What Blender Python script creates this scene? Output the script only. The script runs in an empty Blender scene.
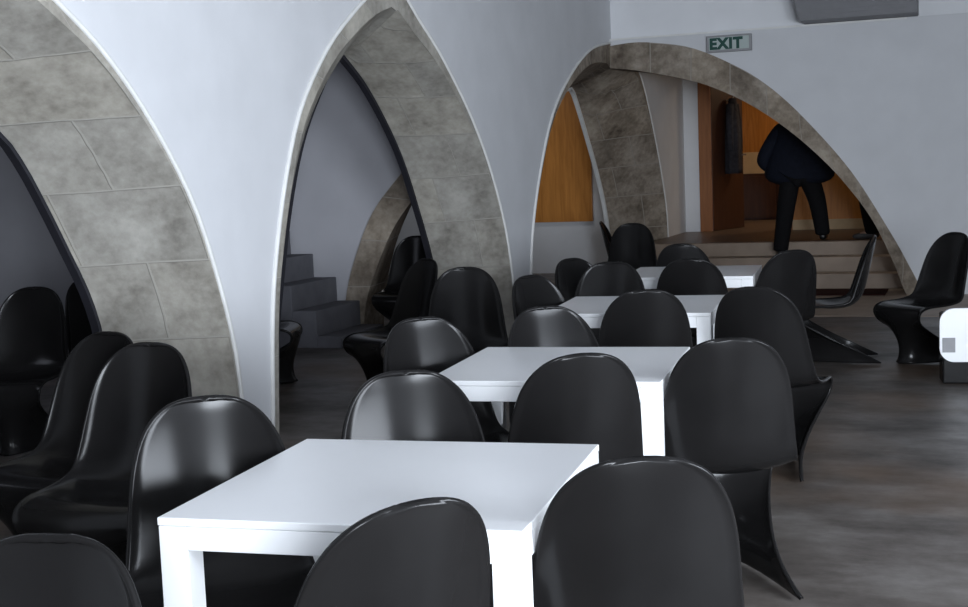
import bpy, bmesh, math, random
from mathutils import Vector, Matrix
from mathutils.geometry import tessellate_polygon
random.seed(7)
S = bpy.context.scene
COL = S.collection

# ------------------------------------------------------------------ camera
FPX, PITCH, YAW, ROLL = 1313.0, 0.1035, 0.3633, -0.04
CAM = Vector((3.67, 0.0, 1.44))
def make_camera():
    c, s = math.cos(YAW), math.sin(YAW)
    fwd, right, up = Vector((-s, c, 0)), Vector((c, s, 0)), Vector((0, 0, 1))
    fw = fwd*math.cos(PITCH) - up*math.sin(PITCH)
    u = up*math.cos(PITCH) + fwd*math.sin(PITCH)
    r2 = right*math.cos(ROLL) + u*math.sin(ROLL)
    u2 = u*math.cos(ROLL) - right*math.sin(ROLL)
    m = Matrix((r2, u2, -fw)).transposed().to_4x4()
    m.translation = CAM
    cd = bpy.data.cameras.new('camera'); o = bpy.data.objects.new('camera', cd)
    cd.sensor_width = 36; cd.lens = 36*FPX/968; cd.clip_start = .05; cd.clip_end = 200
    o.matrix_world = m; COL.objects.link(o); S.camera = o
make_camera()

# ------------------------------------------------------------------ world, lights, exposure
W = bpy.data.worlds.new('world'); S.world = W; W.use_nodes = True
W.node_tree.nodes['Background'].inputs[0].default_value = (.6, .7, .9, 1)
W.node_tree.nodes['Background'].inputs[1].default_value = .05
def area(name, loc, target, sx, sy, power, col):
    l = bpy.data.lights.new(name, 'AREA'); l.shape = 'RECTANGLE'; l.size = sx; l.size_y = sy
    l.energy = power; l.color = col
    o = bpy.data.objects.new(name, l); o.location = loc
    o.rotation_euler = (Vector(target) - Vector(loc)).to_track_quat('-Z', 'Y').to_euler()
    COL.objects.link(o); return o
area('daylight_window', (5.4, -2.05, 1.38), (2.4, 6, 1.3), 1.8, 1.1, 510, (.84, .91, 1.0))
area('side_fill', (6.44, 2.6, 1.38), (0, 4.8, 1.6), 2.8, 1.1, 360, (.83, .90, 1.0))  # added fill from the right, out of view, to brighten the left wall
area('aisle_fill', (-3.2, 4.0, 2.9), (-2.2, 9.5, .8), 1.2, 1.2, 16, (.80, .85, 1.0))  # added fill, no real source here; lifts the aisle walls
area('landing_lamp', (3.6, 15.8, 3.3), (2.4, 15.8, 0), .8, .8, 11, (1.0, .86, .70))
area('inner_room_lamp', (2.0, 19.0, 3.0), (1.6, 19.6, .5), .8, .8, 30, (1.0, .75, .5))
area('side_aisle_fill', (-1.6, 14.5, 3.2), (-1.3, 15.5, 0), .8, .8, 12, (.98, .96, .95))  # added fill behind the third arch, not an actual lamp
S.view_settings.view_transform = 'Standard'; S.view_settings.look = 'None'
S.view_settings.gamma = 1; S.view_settings.use_curve_mapping = False
S.view_settings.exposure = 0.0

# ------------------------------------------------------------------ materials
def nt(name):
    m = bpy.data.materials.new(name); m.use_nodes = True
    t = m.node_tree; b = t.nodes['Principled BSDF']
    return m, t, b
def N(t, typ, **kw):
    n = t.nodes.new(typ)
    for k, v in kw.items():
        if k in n.inputs: n.inputs[k].default_value = v
        else: setattr(n, k, v)
    return n
def ramp(t, src, stops):
    r = t.nodes.new('ShaderNodeValToRGB'); e = r.color_ramp.elements
    while len(e) < len(stops): e.new(.5)
    for i, (p, c) in enumerate(stops):
        e[i].position = p; e[i].color = (*c, 1)
    t.links.new(src, r.inputs[0]); return r
def plain(name, col, rough=.5, spec=.5, noise=0.0, nscale=12, bump=0.0, metal=0.0):
    m, t, b = nt(name)
    b.inputs['Base Color'].default_value = (*col, 1); b.inputs['Roughness'].default_value = rough
    b.inputs['Specular IOR Level'].default_value = spec; b.inputs['Metallic'].default_value = metal
    tc = N(t, 'ShaderNodeTexCoord')
    n = N(t, 'ShaderNodeTexNoise', Scale=nscale, Detail=5.0); t.links.new(tc.outputs['Object'], n.inputs['Vector'])
    lo = tuple(max(0, c*(1-noise)) for c in col); hi = tuple(min(1, c*(1+noise)) for c in col)
    r = ramp(t, n.outputs['Fac'], [(.3, lo), (.7, hi)]); t.links.new(r.outputs[0], b.inputs['Base Color'])
    if bump:
        bp = N(t, 'ShaderNodeBump', Strength=bump, Distance=.02); t.links.new(n.outputs['Fac'], bp.inputs['Height'])
        t.links.new(bp.outputs[0], b.inputs['Normal'])
    return m
def stone(name, dark, mid, light, mortar, mort=.008):
    m, t, b = nt(name); b.inputs['Roughness'].default_value = .85; b.inputs['Specular IOR Level'].default_value = .25
    uv = N(t, 'ShaderNodeUVMap'); tc = N(t, 'ShaderNodeTexCoord')
    br = N(t, 'ShaderNodeTexBrick', Scale=1.0); t.links.new(uv.outputs[0], br.inputs['Vector'])
    br.inputs['Brick Width'].default_value = .62; br.inputs['Row Height'].default_value = .44
    br.inputs['Mortar Size'].default_value = mort; br.inputs['Mortar Smooth'].default_value = .6; br.inputs['Bias'].default_value = 0
    br.inputs['Color1'].default_value = (.90, .90, .90, 1); br.inputs['Color2'].default_value = (1.06, 1.04, 1.0, 1)
    n = N(t, 'ShaderNodeTexNoise', Scale=2.6, Detail=8.0, Roughness=.65); t.links.new(tc.outputs['Object'], n.inputs['Vector'])
    n2 = N(t, 'ShaderNodeTexNoise', Scale=22.0, Detail=6.0); t.links.new(tc.outputs['Object'], n2.inputs['Vector'])
    mx = N(t, 'ShaderNodeMath', operation='MULTIPLY_ADD'); mx.inputs[1].default_value = .3
    t.links.new(n2.outputs['Fac'], mx.inputs[0]); t.links.new(n.outputs['Fac'], mx.inputs[2])
    r = ramp(t, mx.outputs[0], [(.42, dark), (.62, mid), (.84, light)])
    mul = N(t, 'ShaderNodeMixRGB', blend_type='MULTIPLY'); mul.inputs[0].default_value = 1
    t.links.new(r.outputs[0], mul.inputs[1]); t.links.new(br.outputs['Color'], mul.inputs[2])
    mm = N(t, 'ShaderNodeMixRGB'); t.links.new(br.outputs['Fac'], mm.inputs[0])
    t.links.new(mul.outputs[0], mm.inputs[1]); mm.inputs[2].default_value = (*mortar, 1)
    t.links.new(mm.outputs[0], b.inputs['Base Color'])
    bp = N(t, 'ShaderNodeBump', Strength=.35, Distance=.012)
    sub = N(t, 'ShaderNodeMath', operation='SUBTRACT'); t.links.new(mx.outputs[0], sub.inputs[0]); t.links.new(br.outputs['Fac'], sub.inputs[1])
    t.links.new(sub.outputs[0], bp.inputs['Height']); t.links.new(bp.outputs[0], b.inputs['Normal'])
    return m
def floor_mat():
    m, t, b = nt('floor_concrete')
    tc = N(t, 'ShaderNodeTexCoord'); mp = N(t, 'ShaderNodeMapping'); mp.inputs['Scale'].default_value = (.85, 1.25, 1)
    t.links.new(tc.outputs['Object'], mp.inputs[0])
    n = N(t, 'ShaderNodeTexNoise', Scale=2.2, Detail=9.0, Roughness=.68); t.links.new(mp.outputs[0], n.inputs['Vector'])
    r = ramp(t, n.outputs['Fac'], [(.32, (.036, .030, .026)), (.5, (.085, .074, .066)), (.68, (.145, .134, .124))])
    n2 = N(t, 'ShaderNodeTexNoise', Scale=.8, Detail=4.0); t.links.new(tc.outputs['Object'], n2.inputs['Vector'])
    r2 = ramp(t, n2.outputs['Fac'], [(.50, (0, 0, 0)), (.64, (.6, .6, .6))])
    mx = N(t, 'ShaderNodeMixRGB'); t.links.new(r2.outputs[0], mx.inputs[0]); t.links.new(r.outputs[0], mx.inputs[1])
    mx.inputs[2].default_value = (.12, .075, .045, 1)
    t.links.new(mx.outputs[0], b.inputs['Base Color'])
    rr = ramp(t, n.outputs['Fac'], [(.3, (.5, .5, .5)), (.7, (.34, .34, .34))]); t.links.new(rr.outputs[0], b.inputs['Roughness'])
    b.inputs['Specular IOR Level'].default_value = .4
    bp = N(t, 'ShaderNodeBump', Strength=.12, Distance=.01); t.links.new(n.outputs['Fac'], bp.inputs['Height']); t.links.new(bp.outputs[0], b.inputs['Normal'])
    return m
def wood(name, c1, c2, rough=.4, sc=(14, 14, 1.2)):
    m, t, b = nt(name); tc = N(t, 'ShaderNodeTexCoord'); mp = N(t, 'ShaderNodeMapping'); mp.inputs['Scale'].default_value = sc
    t.links.new(tc.outputs['Object'], mp.inputs[0])
    n = N(t, 'ShaderNodeTexNoise', Scale=2.0, Detail=6.0, Distortion=.6); t.links.new(mp.outputs[0], n.inputs['Vector'])
    r = ramp(t, n.outputs['Fac'], [(.3, c1), (.7, c2)]); t.links.new(r.outputs[0], b.inputs['Base Color']); b.inputs['Roughness'].default_value = rough
    return m
M = dict(
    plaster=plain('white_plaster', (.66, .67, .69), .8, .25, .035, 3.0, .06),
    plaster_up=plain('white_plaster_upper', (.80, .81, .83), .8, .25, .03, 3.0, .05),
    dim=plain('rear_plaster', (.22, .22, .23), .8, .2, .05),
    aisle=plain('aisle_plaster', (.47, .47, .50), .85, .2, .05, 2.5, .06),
    edge=plain('plaster_edge', (.78, .78, .76), .7, .3, .05, 9),
    stone=stone('grey_stone', (.185, .172, .15), (.345, .328, .292), (.50, .48, .435), (.385, .367, .328)),
    warm=stone('brown_stone', (.10, .078, .06), (.25, .21, .168), (.45, .395, .33), (.36, .325, .28)),
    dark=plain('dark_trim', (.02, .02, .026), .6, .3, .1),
    floor=floor_mat(),
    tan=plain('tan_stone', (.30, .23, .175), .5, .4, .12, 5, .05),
    landing=plain('brown_floor', (.12, .08, .055), .4, .4, .15, 6),
    black=plain('black_plastic', (.0095, .0091, .0092), .20, .13, .1, 8),
    white=plain('white_lacquer', (.80, .81, .82), .28, .5, .01, 5),
    ceil=plain('ceiling_paint', (.34, .34, .35), .85, .2, .03),
    orange=wood('orange_wood', (.40, .155, .028), (.56, .235, .05)),
    frame=wood('door_frame_wood', (.26, .095, .03), (.36, .14, .045)),
    brown=wood('dark_brown_wood', (.045, .018, .010), (.075, .030, .016)),
    beige=plain('beige_board', (.55, .42, .27), .6, .3, .05),
    concrete=plain('step_concrete', (.13, .13, .145), .8, .3, .12, 6, .08),
    grey=plain('grey_metal', (.19, .19, .20), .55, .4, .04),
    navy=plain('navy_cloth', (.006, .008, .016), .85, .2, .2, 30, .1),
    trouser=plain('black_cloth', (.005, .005, .006), .85, .2, .2, 30, .1),
    coat=plain('grey_cloth', (.045, .045, .055), .9, .15, .25, 20, .2),
    shoe=plain('black_leather', (.010, .009, .009), .4, .5, .1),
    gshoe=plain('grey_leather', (.07, .067, .068), .6, .4, .1),
    skin=plain('skin', (.45, .27, .19), .55, .4, .05),
    hair=plain('dark_hair', (.012, .009, .007), .6, .4, .2, 40, .3),
    mat=plain('dark_red_mat', (.030, .010, .009), .95, .1, .3, 60, .2),
    signp=plain('sign_plate', (.45, .52, .50), .4, .4, .02), signf=plain('sign_frame', (.30, .30, .31), .5, .4, .02),
    signg=plain('sign_green', (.006, .065, .05), .5, .4, .02),
    sticker=plain('grey_sticker', (.26, .26, .27), .6, .3, .1),
    metal=plain('steel', (.5, .5, .52), .3, .5, .02, metal=1.0),
)

# ------------------------------------------------------------------ helpers
def link(name, me, mat, parent=None, smooth=False):
    o = bpy.data.objects.new(name, me); COL.objects.link(o)
    if mat: me.materials.append(mat)
    if parent: o.parent = parent
    if smooth:
        for p in me.polygons: p.use_smooth = True
    return o
def mesh(name, v, f, mat, parent=None, smooth=False, uv=None):
    me = bpy.data.meshes.new(name); me.from_pydata([tuple(p) for p in v], [], f); me.update()
    if uv:
        l = me.uv_layers.new(name='UVMap')
        for lp in me.loops: l.data[lp.index].uv = uv[lp.vertex_index]
    return link(name, me, mat, parent, smooth)
def bmobj(name, bm, mat, parent=None, smooth=False):
    bmesh.ops.recalc_face_normals(bm, faces=bm.faces)
    me = bpy.data.meshes.new(name); bm.to_mesh(me); bm.free()
    return link(name, me, mat, parent, smooth)
def box_bm(bm, lo, hi, bev=0.0):
    b = bmesh.new(); bmesh.ops.create_cube(b, size=1)
    for v in b.verts: v.co = Vector([lo[i] + (v.co[i]+.5)*(hi[i]-lo[i]) for i in range(3)])
    if bev: bmesh.ops.bevel(b, geom=b.edges[:], offset=bev, segments=2, affect='EDGES', profile=.5)
    t = bpy.data.meshes.new('tmp'); b.to_mesh(t); b.free(); bm.from_mesh(t); bpy.data.meshes.remove(t)
def box(name, lo, hi, mat, parent=None, bev=0.0):
    bm = bmesh.new(); box_bm(bm, lo, hi, bev); return bmobj(name, bm, mat, parent)
def empty(name, loc, rz=0.0):
    o = bpy.data.objects.new(name, None); o.empty_display_size = .1; o.location = loc; o.rotation_euler = (0, 0, rz)
    COL.objects.link(o); return o
def tag(o, label, cat, group=None):
    o['label'] = label; o['category'] = cat
    if group: o['group'] = group
    return o
def struct(o): o['kind'] = 'structure'; return o
def resample(p, n):
    p = [Vector(q) for q in p]; d = [0]
    for a, b in zip(p, p[1:]): d.append(d[-1] + (b-a).length)
    out = []
    for i in range(n):
        s = d[-1]*i/(n-1); k = 0
        while k < len(d)-2 and d[k+1] < s: k += 1
        f = (s-d[k])/max(1e-9, d[k+1]-d[k])
        a, b = p[k], p[k+1]
        a0 = p[k-1] if k else a*2-b; b1 = p[k+2] if k+2 < len(p) else b*2-a
        h = (a*2 + (b-a0)*f + (a0*2-a*5+b*4-b1)*f*f + (a*3-a0-b*3+b1)*f**3)*.5
        out.append(h)
    return out
def strip(name, A, B, mat, parent=None, across=None, flip=False, two_sided=False):
    v = list(A)+list(B); n = len(A); f = []
    for i in range(n-1):
        q = (i, i+1, n+i+1, n+i); f.append(q[::-1] if flip else q)
    d = [0]
    for a, b in zip(A, A[1:]): d.append(d[-1]+(Vector(b)-Vector(a)).length)
    e = [0]
    for a, b in zip(B, B[1:]): e.append(e[-1]+(Vector(b)-Vector(a)).length)
    w = [(Vector(a)-Vector(b)).length for a, b in zip(A, B)]; wm = sum(w)/n
    if two_sided:                      # courses are counted from both feet upwards
        m = n//2
        dd = [min(x, d[-1]-x)+(7.3 if k > m else 0) for k, x in enumerate(d)]; ee = [min(x, e[-1]-x)+(7.3 if k > m else 0) for k, x in enumerate(e)]
        d, e = dd, ee
    uv = [(0, q) for q in d] + [(across or wm, q) for q in e]
    return mesh(name, v, f, mat, parent, True, uv)
def poly_face(name, pts, mat, parent=None):
    pts = [Vector(p) for p in pts]
    tris = tessellate_polygon([pts])
    return mesh(name, pts, [tuple(t) for t in tris], mat, parent)
def tube(name, pts, r, mat, parent=None, seg=6):
    bm = bmesh.new(); pts = [Vector(p) for p in pts]; rings = []
    for i, p in enumerate(pts):
        t = (pts[min(i+1, len(pts)-1)]-pts[max(i-1, 0)]).normalized()
        a = t.orthogonal() if abs(t.x) > .95 else t.cross(Vector((1, 0, 0)))
        a.normalize(); b = t.cross(a)
        rr = r[i] if isinstance(r, (list, tuple)) else r
        rings.append([bm.verts.new(p + a*math.cos(k*2*math.pi/seg)*rr + b*math.sin(k*2*math.pi/seg)*rr) for k in range(seg)])
    for A, B in zip(rings, rings[1:]):
        for k in range(seg): bm.faces.new((A[k], A[(k+1) % seg], B[(k+1) % seg], B[k]))
    bm.faces.new(rings[0][::-1]); bm.faces.new(rings[-1])
    return bmobj(name, bm, mat, parent, True)

# ------------------------------------------------------------------ the setting
ZT = 3.8
struct(box('floor', (-8, -5, -.1), (7, 18.2, 0), M['floor']))
tf = struct(box('trim_1', (0.02, 11.9, .0), (6.9, 14.34, .004), M['tan']))  # tan strip paints in the warm light spilling across the floor
struct(box('ceiling', (-8, -5, ZT), (7, 24, ZT+.1), M['ceil']))
bm = bmesh.new()
for lo, hi in (((6.5, -2.3, 0), (6.7, 1.1, ZT)), ((6.5, 4.1, 0), (6.7, 24, ZT)), ((6.5, 1.1, 0), (6.7, 4.1, .7)), ((6.5, 1.1, 2.05), (6.7, 4.1, ZT))): box_bm(bm, lo, hi)
struct(bmobj('wall_right', bm, M['plaster']))
bm = bmesh.new()
for lo, hi in (((6.56, 1.1, .7), (6.62, 1.16, 2.05)), ((6.56, 4.04, .7), (6.62, 4.1, 2.05)), ((6.56, 1.16, .7), (6.62, 4.04, .76)), ((6.56, 1.16, 1.99), (6.62, 4.04, 2.05)), ((6.56, 2.57, .76), (6.62, 2.63, 1.99))): box_bm(bm, lo, hi)
struct(bmobj('window_side_added', bm, M['white']))  # unseen window, added to hold the side fill light
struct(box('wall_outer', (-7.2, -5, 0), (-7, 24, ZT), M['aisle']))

# rear wall with the window that lets the daylight in
bm = bmesh.new()
for lo, hi in (((-7, -2.3, 0), (4.4, -2.0, ZT)), ((6.4, -2.3, 0), (6.5, -2.0, ZT)), ((4.4, -2.3, 0), (6.4, -2.0, .8)), ((4.4, -2.3, 2.05), (6.4, -2.0, ZT))): box_bm(bm, lo, hi)
struct(bmobj('wall_rear', bm, M['dim']))
bm = bmesh.new()
for lo, hi in (((4.4, -2.2, .8), (4.46, -2.14, 2.05)), ((6.34, -2.2, .8), (6.4, -2.14, 2.05)), ((4.46, -2.2, .8), (6.34, -2.14, .86)), ((4.46, -2.2, 1.99), (6.34, -2.14, 2.05)), ((5.37, -2.2, .86), (5.43, -2.14, 1.99))): box_bm(bm, lo, hi)
struct(bmobj('window_1', bm, M['white']))

NP = 28
def halves(L, R): return resample(L, NP) + resample(R, NP)[1:]
def inset(prof, wl, wa, wr):
    n = len(prof); out = []; mid = n//2
    for i, p in enumerate(prof):
        if i == mid: nm = Vector((0, -1)); w = wa*1.25
        else:
            a = prof[i-1] if i and not i == mid+1 else p; b = prof[i+1] if i < n-1 and not i == mid-1 else p
            t = (b-a).normalized(); nm = Vector((t.y, -t.x))
            if i < mid: k = (i/mid)**3; w = wl*(1-k) + wa*k
            else: k = ((n-1-i)/mid)**3; w = wr*(1-k) + wa*k
        if i in (0, n-1): nm = Vector((1 if i == 0 else -1, 0))
        out.append(p + nm*w)
    return out
ARCH = [
  dict(apex=(3.95, 2.68), f_l=[(1.92, 0), (1.93, .26), (1.98, .59), (2.11, .97), (2.29, 1.34), (2.59, 1.72), (2.93, 2.03), (3.31, 2.27)],
       f_r=[(4.59, 2.27), (4.97, 2.03), (5.31, 1.72), (5.61, 1.34), (5.79, .97), (5.92, .59), (5.97, .26), (5.98, 0)],
       r_apex=(3.95, 2.28), r_l=[(2.2, 0), (2.25, .6), (2.48, 1.11), (2.76, 1.54), (2.92, 1.7), (3.45, 2.06)],
       r_r=[(4.45, 2.06), (4.98, 1.7), (5.14, 1.54), (5.29, 1.32), (5.42, 1.11), (5.56, .87), (5.65, .6), (5.72, 0)], w=(.04, .12, .015)),
  dict(apex=(8.22, 2.72), f_l=[(6.27, 0), (6.33, .59), (6.41, .97), (6.57, 1.41), (6.79, 1.81), (7.15, 2.17), (7.51, 2.41), (7.85, 2.59)],
       f_r=[(8.55, 2.50), (8.96, 2.26), (9.51, 1.84), (9.91, 1.41), (10.21, .92), (10.36, .4), (10.39, 0)],
       r_apex=(8.56, 2.31), r_l=[(7.37, 0), (7.43, .44), (7.5, .7), (7.7, 1.27), (7.96, 1.74), (8.36, 2.16)],
       r_r=[(9.01, 2.05), (9.51, 1.6), (9.85, 1.11), (10.08, .69), (10.19, .34), (10.22, 0)], w=(.08, .17, .02)),
  dict(apex=(13.72, 2.70), f_l=[(10.76, 0), (10.84, .6), (10.95, .96), (11.19, 1.39), (11.6, 1.89), (12.21, 2.28), (12.94, 2.57)],
       f_r=[(14.3, 2.62), (15.01, 2.42), (15.68, 1.68), (16.14, .94), (16.25, .44), (16.28, 0)],
       r_apex=(14.2, 2.28), r_l=[(11.3, 0), (11.4, .7), (11.8, 1.4), (12.6, 1.95), (13.5, 2.2)],
       r_r=[(14.40, 2.24), (14.94, 1.7), (15.44, 1.11), (15.7, .61), (15.8, 0)], w=(.05, .22, .02)),
]
fo, ro = [], []
XR = -.6
for i, a in enumerate(ARCH):
    F = halves(a['f_l']+[a['apex']], [a['apex']]+a['f_r']); Rr = halves(a['r_l']+[a['r_apex']], [a['r_apex']]+a['r_r'])
    I = inset(F, *a['w'])
    a['F'], a['R'], a['I'] = F, Rr, I
    fo += F; ro += Rr
    mt = M['warm'] if i == 2 else M['stone']
    st = struct(empty('trim_%d' % (i+2), (0, F[0].x, 0)))
    off = st.location
    def P3(prof, x): return [Vector((x, p.x, p.y)) - off for p in prof]
    strip('arch_face', P3(F, .006), P3(I, .0), mt, st)
    strip('arch_reveal', P3(I, .0), P3(Rr, XR), mt, st, two_sided=True)
    tube('plaster_edge', P3(F, .004), .014, M['edge'], st, 6)
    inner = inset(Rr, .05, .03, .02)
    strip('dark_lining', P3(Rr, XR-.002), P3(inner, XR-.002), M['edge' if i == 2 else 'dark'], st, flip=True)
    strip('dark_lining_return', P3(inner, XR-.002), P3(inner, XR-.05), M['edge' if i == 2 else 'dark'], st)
YA, YB = -2.0, 18.0
wl = [Vector((0, YA, 0))] + [Vector((0, p.x, p.y)) for p in fo] + [Vector((0, YB, 0)), Vector((0, YB, ZT)), Vector((0, YA, ZT))]
wr = [Vector((XR, YA, 0))] + [Vector((XR, p.x, p.y)) for p in ro] + [Vector((XR, YB, 0)), Vector((XR, YB, ZT)), Vector((XR, YA, ZT))]
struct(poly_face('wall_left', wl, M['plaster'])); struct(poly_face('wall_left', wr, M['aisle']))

# back wall with its half arch
BO = resample([(0, 2.66), (.25, 2.68), (.49, 2.66), (.85, 2.59), (1.21, 2.43), (1.57, 2.21), (1.96, 1.85), (2.45, 1.26), (2.83, .63), (3.03, .25), (3.15, 0)], 44)
BI = resample([(0, 2.43), (.32, 2.38), (.85, 2.25), (1.16, 2.13), (1.46, 1.97), (1.76, 1.76), (2.06, 1.5), (2.35, 1.19), (2.64, .79), (2.84, .37), (2.98, 0)], 44)
YW, YK = 13.72, 14.22
def Q3(prof, y): return [Vector((p.x, y, p.y)) for p in prof]
# lower wall, upper wall set back above a ledge
ledge = 2.735
struct(poly_face('wall_back', Q3(BO, YW) + [Vector((6.5, YW, 0)), Vector((6.5, YW, ledge)), Vector((0, YW, ledge))], M['plaster']))
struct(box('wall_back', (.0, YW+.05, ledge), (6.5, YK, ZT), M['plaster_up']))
struct(poly_face('wall_back', [Vector((p.x, YK, p.y)) for p in BI] + [Vector((6.5, YK, 0)), Vector((6.5, YK, ZT)), Vector((0, YK, ZT))], M['plaster']))
struct(box('trim_5', (.0, YW-.012, ledge-.018), (3.0, YW+.05, ledge), M['edge']))
st = struct(empty('trim_6', (0, YW, 0)))
def QL(prof, y): return [Vector((p.x, y-YW, p.y)) for p in prof]
strip('arch_face', QL(BO, YW-.02), QL(BI, YW-.02), M['warm'], st, flip=True)
strip('arch_side', QL(BO, YW+.0), QL(BO, YW-.02), M['warm'], st)
strip('arch_reveal', QL(BI, YW-.02), QL(BI, YK), M['warm'], st, flip=True)

# transverse wall of the side aisle with a smaller half arch, seen through the middle arch
YT, YU = 10.45, 10.9
TO = resample([(-1.66, 0), (-1.63, .22), (-1.54, .58), (-1.32, 1.06), (-1.03, 1.4), (-.89, 1.52), (-.6, 1.70)], 30)
TI = resample([(-1.45, 0), (-1.42, .25), (-1.33, .52), (-1.12, .93), (-.88, 1.22), (-.75, 1.32), (-.6, 1.43)], 30)
TR = resample([(-1.47, 0), (-1.43, .36), (-1.31, .77), (-1.13, 1.13), (-1.0, 1.25), (-.8, 1.38), (-.6, 1.47)], 30)
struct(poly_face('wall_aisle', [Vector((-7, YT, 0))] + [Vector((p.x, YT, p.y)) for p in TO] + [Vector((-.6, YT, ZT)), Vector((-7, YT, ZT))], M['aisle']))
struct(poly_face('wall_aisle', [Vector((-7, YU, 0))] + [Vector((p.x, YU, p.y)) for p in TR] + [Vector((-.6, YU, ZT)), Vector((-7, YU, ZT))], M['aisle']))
st = struct(empty('trim_7', (-1.4, YT, 0)))
def TL(prof, y): return [Vector((p.x+1.4, y-YT, p.y)) for p in prof]
strip('arch_face', TL(TO, YT-.015), TL(TI, YT-.015), M['warm'], st, flip=True)
strip('arch_reveal', TL(TI, YT-.015), TL(TR, YU), M['warm'], st, flip=True)

# far side-aisle wall with the orange door, seen through the third arch
YD = 16.6
struct(box('wall_side', (-7, YD, 0), (-.6, YD+.15, ZT), M['plaster']))
d = struct(empty('door_1', (-1.35, YD, .68)))
box('door_leaf', (-.62, -.05, 0), (.29, -.002, 2.0), M['orange'], d, .004)
box('door_handle', (-.52, -.10, .95), (-.40, -.05, .975), M['metal'], d, .004)

# steps up to the landing and the far wall behind the back wall
bm = bmesh.new()
box_bm(bm, (.0, 14.36, 0), (6.5, 14.66, .16), .006); box_bm(bm, (.0, 14.64, 0), (6.5, 14.96, .32), .006); box_bm(bm, (.0, 14.94, 0), (6.5, 15.3, .468), .006)
struct(bmobj('trim_8', bm, M['tan']))
struct(box('floor_landing', (.0, 14.98, .30), (6.5, 21.5, .472), M['landing']))
YF = 17.35
bm = bmesh.new(); box_bm(bm, (-.0, YF, .47), (.20, YF+.2, ZT)); box_bm(bm, (.2, YF, 2.75), (6.5, YF+.2, ZT))
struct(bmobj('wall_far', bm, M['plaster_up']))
bm = bmesh.new(); box_bm(bm, (.20, YF-.03, .472), (.36, YF+.22, 2.7), .004); box_bm(bm, (1.28, YF-.03, .472), (1.40, YF+.22, 2.7), .004); box_bm(bm, (.36, YF-.03, 2.58), (1.28, YF+.22, 2.7), .004)
dd = struct(empty('door_2', (.20, YF, .472)))
fr = bmobj('door_frame', bm, M['frame']); fr.parent = dd; fr.matrix_parent_inverse = Matrix.Translation((-.20, -YF, -.472))
leaf = box('door_leaf', (0, 0, 0), (.9, .045, 2.1), M['brown'], dd, .004); leaf.location = (.165, .02, .004); leaf.rotation_euler = (0, 0, math.radians(73))
hd = box('door_handle', (.78, -.06, .98), (.88, 0, 1.0), M['metal'], leaf, .004)
struct(box('wall_panelling', (1.40, YF, .472), (6.5, YF+.2, 2.75), M['orange']))
struct(box('baseboard_far', (1.40, YF-.03, .472), (6.5, YF, .60), M['beige']))
struct(box('wall_inner', (-.6, 21.0, .472), (6.5, 21.2, ZT), M['orange']))

# ------------------------------------------------------------------ black cantilever chair
def spline(keys, n):
    ks = [tuple(k) for k in keys]; out = []
    for i in range(n):
        s = (len(ks)-1)*i/(n-1); k = min(int(s), len(ks)-2); f = s-k
        a, b = ks[k], ks[k+1]; a0 = ks[k-1] if k else tuple(2*x-y for x, y in zip(a, b)); b1 = ks[k+2] if k+2 < len(ks) else tuple(2*y-x for x, y in zip(a, b))
        out.append([.5*(2*p + (q-o)*f + (2*o-5*p+4*q-r)*f*f + (3*p-o-3*q+r)*f**3) for o, p, q, r in zip(a0, a, b, b1)])
    return out
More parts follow.
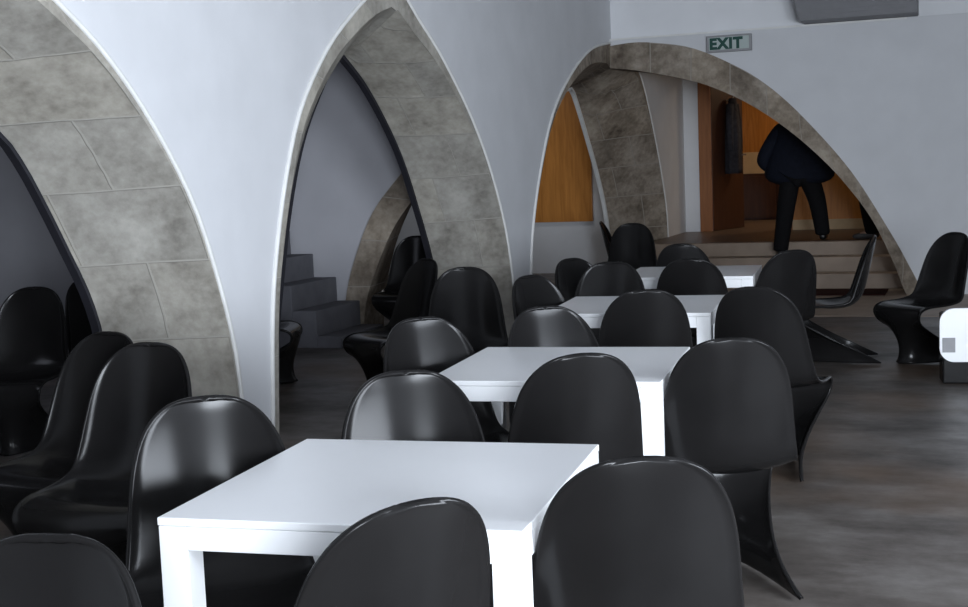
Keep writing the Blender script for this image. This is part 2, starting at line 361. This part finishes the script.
# x, z, half width, forward wrap of the edges, lift of the edges
KEYS = [(-.240, .862, .0004, .002, 0), (-.240, .860, .042, .004, -.001), (-.239, .851, .085, .008, -.002), (-.236, .831, .122, .018, -.003), (-.229, .797, .153, .030, -.002), (-.218, .747, .178, .042, 0), (-.203, .68, .196, .053, 0),
        (-.184, .595, .208, .062, 0), (-.160, .505, .219, .066, .004), (-.120, .430, .229, .050, .018), (-.050, .388, .235, .018, .034), (.05, .376, .236, .0, .032), (.14, .386, .234, 0, .018),
        (.215, .396, .230, 0, .004), (.272, .384, .225, -.004, -.004), (.298, .350, .218, -.012, -.006), (.296, .295, .202, -.035, -.004), (.275, .228, .180, -.11, 0), (.252, .155, .164, -.22, 0),
        (.246, .093, .166, -.34, 0), (.256, .042, .186, -.45, 0), (.275, .0105, .206, -.53, 0)]
def chair_meshes():
    rows = spline(KEYS, 70); NU = 15; t = .0055; rb = .0095
    us = [-1 + 2*j/(NU-1) for j in range(NU)]
    us = [math.copysign(abs(u)**.85, u) for u in us]
    grid = []
    for (x, z, hw, wr_, lf) in rows:
        grid.append([Vector((x + wr_*abs(u)**1.9, u*hw, z + lf*abs(u)**2.2)) for u in us])
    n = len(grid); V, F = [], []
    LOOP = None
    for i in range(n):
        g = grid[i]; nn = []
        for j in range(NU):
            du = g[min(j+1, NU-1)]-g[max(j-1, 0)]; ds = grid[min(i+1, n-1)][j]-grid[max(i-1, 0)][j]
            m = ds.cross(du); nn.append(m.normalized() if m.length > 1e-9 else Vector((1, 0, 0)))
        loop = [g[j]+nn[j]*t for j in range(NU)]
        def outward(e, inner, m):
            B = (grid[min(i+1, n-1)][e]-grid[max(i-1, 0)][e]).normalized(); q = m.cross(B).normalized()
            return q if q.dot(g[e]-g[inner]) >= 0 else -q
        T = outward(-1, -2, nn[-1])
        loop += [g[-1] + T*rb*math.cos(a) + nn[-1]*rb*math.sin(a) for a in (1.1, .55, 0, -.55, -1.1)]
        loop += [g[j]-nn[j]*t for j in range(NU-1, -1, -1)]
        T = outward(0, 1, nn[0])
        loop += [g[0] + T*rb*math.cos(a) + nn[0]*rb*math.sin(a) for a in (-1.1, -.55, 0, .55, 1.1)]
        LOOP = len(loop); V += loop
    for i in range(n-1):
        for k in range(LOOP): F.append((i*LOOP+k, i*LOOP+(k+1) % LOOP, (i+1)*LOOP+(k+1) % LOOP, (i+1)*LOOP+k))
    for v in V:
        if v.z < 0: v.z = 0
    caps = [tuple(range(LOOP))[::-1], tuple(range((n-1)*LOOP, n*LOOP))]
    full = bpy.data.meshes.new('full'); full.from_pydata(V, [], F+caps); full.update()
    bm = bmesh.new(); bm.from_mesh(full); bmesh.ops.recalc_face_normals(bm, faces=bm.faces); bm.to_mesh(full)
    bm.free(); full.update()
    VN = [Vector(v.normal) for v in full.vertices]; fl = [tuple(p.vertices) for p in full.polygons]
    out = {}
    cut = [('backrest', 0, 29), ('seat', 29, 46), ('base', 46, n-1)]
    for nm, a, b in cut:
        idx = {}; vv = []; ff = []
        for f in fl:
            rws = [q//LOOP for q in f]
            if min(rws) >= a and max(rws) <= b and (len(f) == 4 or (min(rws) == a == 0) or (max(rws) == b == n-1)):
                for q in f:
                    if q not in idx: idx[q] = len(vv); vv.append(q)
                ff.append([idx[q] for q in f])
        me = bpy.data.meshes.new('chair_'+nm); me.from_pydata([V[q] for q in vv], [], ff); me.update()
        for p in me.polygons: p.use_smooth = True
        me.normals_split_custom_set_from_vertices([VN[q] for q in vv])
        me.materials.append(M['black']); out[nm] = me
    bpy.data.meshes.remove(full)
    return out
CM = chair_meshes()
proto = None
def chair(bx, by, deg, label, group=None, z=0.0, tilt=0.0):
    """bx, by: where the top of the backrest stands; deg: heading of the seat"""
    global proto
    a = math.radians(deg); k = .240
    loc = (bx + k*math.cos(a), by + k*math.sin(a), z)
    if proto is None:
        root = empty('chair', loc, a)
        for nm in ('backrest', 'seat', 'base'):
            o = bpy.data.objects.new(nm, CM[nm]); COL.objects.link(o); o.parent = root
        proto = root
    else:
        root = proto.copy(); COL.objects.link(root); root.location = loc; root.rotation_euler = (0, 0, a)
        for ch in list(proto.children):
            c = ch.copy(); COL.objects.link(c); c.parent = root
    tag(root, label, 'chair', group); return root

# ------------------------------------------------------------------ white square tables
TS = .8
def tbox(lo, hi, bev):
    bm = bmesh.new(); box_bm(bm, lo, hi, bev); bmesh.ops.recalc_face_normals(bm, faces=bm.faces)
    me = bpy.data.meshes.new('table_part'); bm.to_mesh(me); bm.free(); me.materials.append(M['white']); return me
h = TS/2
TP = [('tabletop', tbox((-h, -h, .712), (h, h, .73), .0025))]
e = h-.0015
for sx, sy in ((-1, -1), (1, -1), (1, 1), (-1, 1)):
    x0, x1 = sorted((sx*e, sx*(e-.066))); y0, y1 = sorted((sy*e, sy*(e-.066)))
    TP.append(('leg', tbox((x0, y0, 0), (x1, y1, .7115), .002)))
i_ = e-.0665
for k, (lo, hi) in enumerate((((-i_, -e, .66), (i_, -e+.03, .7115)), ((-i_, e-.03, .66), (i_, e, .7115)), ((-e, -i_, .66), (-e+.03, i_, .7115)), ((e-.03, -i_, .66), (e, i_, .7115)))):
    TP.append(('apron', tbox(lo, hi, .002)))
def table(x, y, label):
    r = empty('table', (x, y, 0), .0873)
    for nm, me in TP:
        o = bpy.data.objects.new(nm, me); COL.objects.link(o); o.parent = r
    return tag(r, label, 'table', 'row of white square tables')
table(2.402, 2.725, 'nearest and largest-looking white square table, at the bottom of the picture')
table(2.275, 4.463, 'second white square table from the front, in the middle of the row')
table(2.074, 6.361, 'third white square table from the front, mostly behind black chairs')
table(1.969, 8.233, 'farthest small white square table, last of the row towards the steps')

# ------------------------------------------------------------------ chairs
GT = 'black chairs around the white tables'
chair(2.755, 2.035, 144, 'black chair with its back to us at the near edge of the nearest table', GT)
chair(3.057, 2.441, 113, 'black chair at the right corner of the nearest table, its rounded back towards us', GT)
chair(2.120, 3.410, 304, 'black chair facing us at the far edge of the nearest table', GT)
chair(1.750, 2.940, 308, 'black chair with bright glossy rim along the left edge of the nearest table', GT)
chair(2.549, 3.771, 122, 'black chair with its back to us at the near edge of the second table', GT)
chair(2.930, 4.144, 109, 'black chair at the right of the second table, full back and curved foot showing', GT)
chair(2.010, 5.050, 312, 'black chair at the far edge of the second table, rounded top against the third table', GT)
chair(1.624, 4.665, 320, 'black chair along the left edge of the second table', GT)
chair(2.280, 5.690, 110, 'black chair with its back to us at the near edge of the third table', GT)
chair(2.735, 5.800, 84, 'black chair at the right corner of the third table', GT)
chair(1.677, 7.332, 278, 'black chair at the far edge of the third table, below the tall glossy chair', GT)
chair(1.457, 6.486, 335, 'black chair along the left edge of the third table, against the white pier', GT)
chair(2.110, 7.460, 98, 'black chair with its back to us at the near edge of the farthest table', GT)
chair(2.620, 8.063, 128, 'black chair at the right of the farthest table, below the legs of the standing person', GT)
chair(1.757, 8.819, 301, 'black chair behind the farthest table, only its low rounded top showing', GT)
chair(1.339, 7.634, 330, 'black chair at the left of the farthest table, greyish curved top', GT)
chair(2.235, 1.720, 280, 'black chair cut off by the lower left corner of the picture', GT)
GW = 'black chairs along the arcade'
chair(0.910, 3.910, 273, 'black chair with a small bright highlight in front of the left arch', GW)
chair(0.540, 4.180, 262, 'black chair half hidden behind the highlighted one at the left arch', GW)
chair(0.870, 7.070, 290, 'tall-backed black chair in front of the stone foot of the middle arch', GW)
chair(0.340, 7.780, 236, 'black chair turned left inside the middle arch, its seat front showing', GW)
chair(-1.260, 7.810, 20, 'dark chair partly hidden by the left jamb inside the middle arch, before the stairs', GW)
GA = 'black chairs in the side aisle'
chair(-1.330, 6.020, 285, 'black chair in the side aisle at the left edge of the picture', GA)
chair(-1.410, 6.620, 330, 'black chair in the side aisle half hidden by the stone of the left arch', GA)
chair(-0.920, 10.500, 272, 'black chair standing inside the small brown stone arch of the side aisle', GA)
GF = 'black chairs near the back wall'
chair(0.650, 11.900, 280, 'glossy black chair with a white vertical streak, before the third arch', GF)
chair(0.190, 12.440, 10, 'narrow black chair seen edge-on left of the glossy chair', GF)
chair(3.000, 9.370, 187, 'black chair in side view, facing left, before the stone arch of the back wall', GF)
chair(3.520, 9.550, 224, 'black chair facing left at the right edge of the picture', GF)

# ------------------------------------------------------------------ white panel at the right edge
r = tag(empty('panel_stand', (3.62, 8.5, 0), math.radians(8)), 'white rounded panel with a small grey sticker on a dark plinth at the right edge', 'stand')
bm = bmesh.new(); box_bm(bm, (-.19, -.05, .14), (.19, -.02, .47))
es = [e_ for e_ in bm.edges if abs((e_.verts[0].co-e_.verts[1].co).normalized().y) > .9]
bmesh.ops.bevel(bm, geom=es, offset=.085, segments=8, affect='EDGES', profile=.5)
bmobj('panel', bm, M['white'], r)
box('plinth', (-.17, -.02, 0), (.19, .16, .43), M['black'], r, .01)
sk = box('sticker', (-.175, -.053, .20), (-.10, -.0495, .29), M['sticker'], r)

# ------------------------------------------------------------------ staircase in the side aisle
bm = bmesh.new()
for k in range(9): box_bm(bm, (-1.25-.22*(k+1) if k < 8 else -3.6, 9.6, 0), (-1.25-.22*k, 10.43, .10+.21*k), .006)
sc = tag(empty('staircase', (0, 0, 0)), 'grey concrete stairs climbing left in the side aisle, seen through the middle arch', 'stairs')
bmobj('step_flight', bm, M['concrete'], sc)

# ------------------------------------------------------------------ signs, wall unit, mat, cabinet, coat
sg = tag(empty('exit_sign', (1.265, YW, 2.60)), 'green exit sign in a grey frame above the back wall arch', 'sign')
box('frame', (-.23, -.05, -.085), (.23, 0, .085), M['signf'], sg, .006)
box('plate', (-.205, -.056, -.062), (.205, -.0495, .066), M['signp'], sg, .002)
cu = bpy.data.curves.new('exit_text', 'FONT'); cu.body = 'EXIT'; cu.size = .15; cu.extrude = .002; cu.offset = .008; cu.align_x = 'CENTER'; cu.space_character = 1.12
to = bpy.data.objects.new('tmp', cu); COL.objects.link(to); dg = bpy.context.evaluated_depsgraph_get(); dg.update()
tm = bpy.data.meshes.new_from_object(to.evaluated_get(dg)); bpy.data.objects.remove(to)
lt = link('lettering', tm, M['signg'], sg); lt.location = (-.03, -.058, -.05); lt.rotation_euler = (math.pi/2, 0, 0)
tm.materials.clear(); tm.materials.append(M['signg'])

wu = tag(empty('wall_unit', (2.56, YW+.05, 2.74)), 'long dark grey box unit fixed high on the back wall', 'wall unit')
bm = bmesh.new(); bmesh.ops.create_cube(bm, size=1)
for v in bm.verts:
    top = v.co.z > 0; fr_ = v.co.y < 0
    v.co = Vector((v.co.x*1.10 + (-.09 if top and v.co.x < 0 else .0), -.42 if fr_ else -.002, .36 if top else 0))
bmesh.ops.bevel(bm, geom=bm.edges[:], offset=.008, segments=2, affect='EDGES')
bmobj('casing', bm, M['grey'], wu)
box('louvre', (-.45, -.424, .05), (.45, -.418, .09), M['grey'], wu, .001)

tag(box('doormat', (2.0, 13.62, .004), (2.78, 14.20, .016), M['mat'], None, .003), 'dark red-brown mat on the floor at the foot of the steps', 'mat')

cb = tag(empty('cabinet', (.62, 20.4, .472)), 'low dark brown cabinet beyond the far doorway', 'cabinet')
box('body', (-.38, -.25, 0), (.75, .25, .705), M['brown'], cb, .006)
for k in (0, 1): box('door', (-.36+.55*k, -.268, .04), (.17+.55*k, -.251, .66), M['brown'], cb, .003)
tag(box('storage_box', (.25, 20.2, 1.177), (1.35, 20.6, 1.50), M['beige'], None, .004), 'beige box lying on the dark cabinet beyond the doorway', 'box')

# ------------------------------------------------------------------ people
def skin(name, pts, edges, mat, parent, sub=2):
    me = bpy.data.meshes.new(name); me.from_pydata([p[:3] for p in pts], edges, []); me.update()
    o = link(name, me, mat, parent)
    md = o.modifiers.new('skin', 'SKIN'); md.use_smooth_shade = True; md.branch_smoothing = .6
    for i, p in enumerate(pts):
        s = me.skin_vertices[0].data[i]; q = p[3]
        s.radius = q if isinstance(q, tuple) else (q, q); s.use_root = (i == 0)
    sd = o.modifiers.new('subdivision', 'SUBSURF'); sd.levels = sd.render_levels = sub
    return o
def chain(n0, n): return [(n0+i, n0+i+1) for i in range(n-1)]
def person(name, loc, rz, label, feet, knees, hip_z, elbows, wrists, jac, tro, shoe, lean=0.0, bulk=1.0):
    """local frame: +y is where the person faces; feet/knees/... given for (-x, +x) sides"""
    r = tag(empty(name, loc, rz), label, 'person', None)
    hz = hip_z; sh = hz+.52
    J = [(0, 0, hz, .13), (0, .0, hz+.14, .125), (0, lean*.5, hz+.34, .145), (0, lean, sh-.02, .11), (0, lean+.01, sh+.07, .056), (0, lean+.03, sh+.14, .065), (0, lean+.035, sh+.23, .088), (0, lean+.03, sh+.30, .06)]
    E = chain(0, 8)
    for k, sx in ((0, -1), (1, 1)):
        n = len(J); f = feet[k]; kn = knees[k]
        J += [(sx*.10, 0, hz-.06, .088), (*kn, .058), (f[0], f[1]-.03, f[2]+.09, .040), (f[0], f[1]+.12, f[2]+.035, .034)]; E += [(0, n)] + chain(n, 4)
        n = len(J); el = elbows[k]; w = wrists[k]
        wd = (Vector(w)-Vector(el)).normalized(); hd_ = Vector(w)+wd*.09
        J += [(sx*.18, lean, sh-.03, .058), (*el, .043), (*w, .029), (*hd_, .036)]; E += [(3, n)] + chain(n, 4)
        b0 = n+3
        perp = Vector((0, 1, 0)) - wd*wd.y; perp.normalize()
        for q in range(4):
            L = (.062, .075, .07, .055)[q]; base = hd_ + perp*(.03-.02*q)
            n2 = len(J); p1 = base+wd*L*.5; p2 = base + wd*L + Vector((-sx*.02, 0, 0))
            J += [(*p1, .0085), (*p2, .0075)]; E += [(b0, n2), (n2, n2+1)]
        n2 = len(J); p1 = Vector(w)+wd*.045+perp*.045; J += [(*p1, .0105), (*(p1+wd*.035+perp*.012), .009)]; E += [(n+2, n2), (n2, n2+1)]
    body = skin('body', J, E, M['skin'], r)
    # jacket
    J = [(0, -.005, hz-.19, (.24*bulk, .18)), (0, 0, hz+.02, (.25*bulk, .18)), (0, lean*.5, hz+.28, (.22*bulk, .17)), (0, lean, sh-.01, (.16, .13)), (0, lean+.005, sh+.055, .078)]
    E = chain(0, 5)
    for k, sx in ((0, -1), (1, 1)):
        n = len(J); el = Vector(elbows[k]); w = Vector(wrists[k])
        J += [(sx*.20, lean, sh-.045, .10), (*el, .085), (*w, .052)]; E += [(3, n)] + chain(n, 3)
    skin('jacket', J, E, jac, r)
    J = [(0, 0, hz+.02, (.17, .14))]; E = []
    for k, sx in ((0, -1), (1, 1)):
        n = len(J); f = feet[k]; kn = knees[k]
        J += [(sx*.105, 0, hz-.10, .125), (*kn, .105), (f[0], f[1]-.03, f[2]+.10, .088), (f[0], f[1]-.03, f[2]+.05, .088)]; E += [(0, n)] + chain(n, 4)
    skin('trousers', J, E, tro, r)
    for k in (0, 1):
        f = feet[k]
        skin('shoe', [(f[0], f[1]-.08, f[2]+.045, (.042, .042)), (f[0], f[1]+.02, f[2]+.045, (.044, .042)), (f[0], f[1]+.12, f[2]+.036, (.048, .034)), (f[0], f[1]+.19, f[2]+.03, (.036, .027))], chain(0, 4), shoe, r)
    hc = Vector((0, lean+.02, sh+.255))
    bm = bmesh.new(); bmesh.ops.create_uvsphere(bm, u_segments=20, v_segments=14, radius=.105)
    bmesh.ops.delete(bm, geom=[v for v in bm.verts if v.co.z < -.03 and v.co.y > -.02 or v.co.z < -.09 or (v.co.y > .06 and v.co.z < .045)], context='VERTS')
    for v in bm.verts: v.co = Vector((v.co.x*.9, v.co.y*1.08, v.co.z*1.15)) + hc
    ho = bmobj('hair', bm, M['hair'], r, True); s_ = ho.modifiers.new('thickness', 'SOLIDIFY'); s_.thickness = .012; s_.offset = 1
    for sx in (-1, 1):
        bm = bmesh.new(); bmesh.ops.create_uvsphere(bm, u_segments=10, v_segments=8, radius=.011)
        for v in bm.verts: v.co += hc + Vector((sx*.032, .093, -.02))
        bmobj('eye', bm, M['shoe'], r, True)
    return r
person('person', (1.795, 14.95, 0), 0, 'person in a dark navy jacket and black trousers climbing the steps, seen from behind',
       [(-.19, -.17, .32), (.22, .22, .472)], [(-.155, -.06, .80), (.175, .13, .92)], 1.27,
       [(-.42, -.02, 1.37), (.38, -.0, 1.36)], [(-.22, .13, 1.22), (.20, .14, 1.22)], M['navy'], M['trouser'], M['shoe'], .05, 1.75)
person('person', (2.52, 15.28, 0), math.radians(90), 'person in black trousers and grey shoes standing on the landing behind the arch',
       [(-.10, .0, .472), (.10, -.02, .472)], [(-.10, .03, .94), (.10, .02, .94)], 1.38,
       [(-.27, -.05, 1.58), (.27, -.05, 1.58)], [(-.25, .08, 1.35), (.25, .08, 1.35)], M['trouser'], M['trouser'], M['gshoe'], .02)

# grey coat hanging from a hook on the brown door
cang = math.radians(73); cs_, cd_ = .45, .083
ct = tag(empty('coat', (.365+cs_*math.cos(cang)+cd_*math.sin(cang), 17.37+cs_*math.sin(cang)-cd_*math.cos(cang), 1.22), cang), 'dark grey coat hanging on the open dark brown door', 'coat')
tube('hook', [(cs_, 0, 1.72), (cs_, -.05, 1.72), (cs_, -.09, 1.735), (cs_, -.10, 1.77)], .008, M['metal'], leaf, 8)
bm = bmesh.new(); rg = []
for i in range(14):
    f = i/13; z = 1.0*(1-f); w = .06+.07*min(1, f*3)+.02*f; dp = .05+.04*min(1, f*2); ring = []
    for k in range(28):
        a = 2*math.pi*k/28; fold = 1+.12*math.sin(a*6)*f
        ring.append(bm.verts.new((w*math.cos(a)*fold, dp*math.sin(a)*fold, z)))
    rg.append(ring)
for A, B in zip(rg, rg[1:]):
    for k in range(28): bm.faces.new((A[k], A[(k+1) % 28], B[(k+1) % 28], B[k]))
bm.faces.new(rg[0]); bm.faces.new(rg[-1][::-1])
bmobj('coat_body', bm, M['coat'], ct, True)
for sx in (-1, 1): tube('sleeve', [(sx*.08, 0, .92), (sx*.12, -.01, .7), (sx*.135, -.02, .45), (sx*.13, -.02, .30)], [.05, .05, .045, .045], M['coat'], ct, 12)
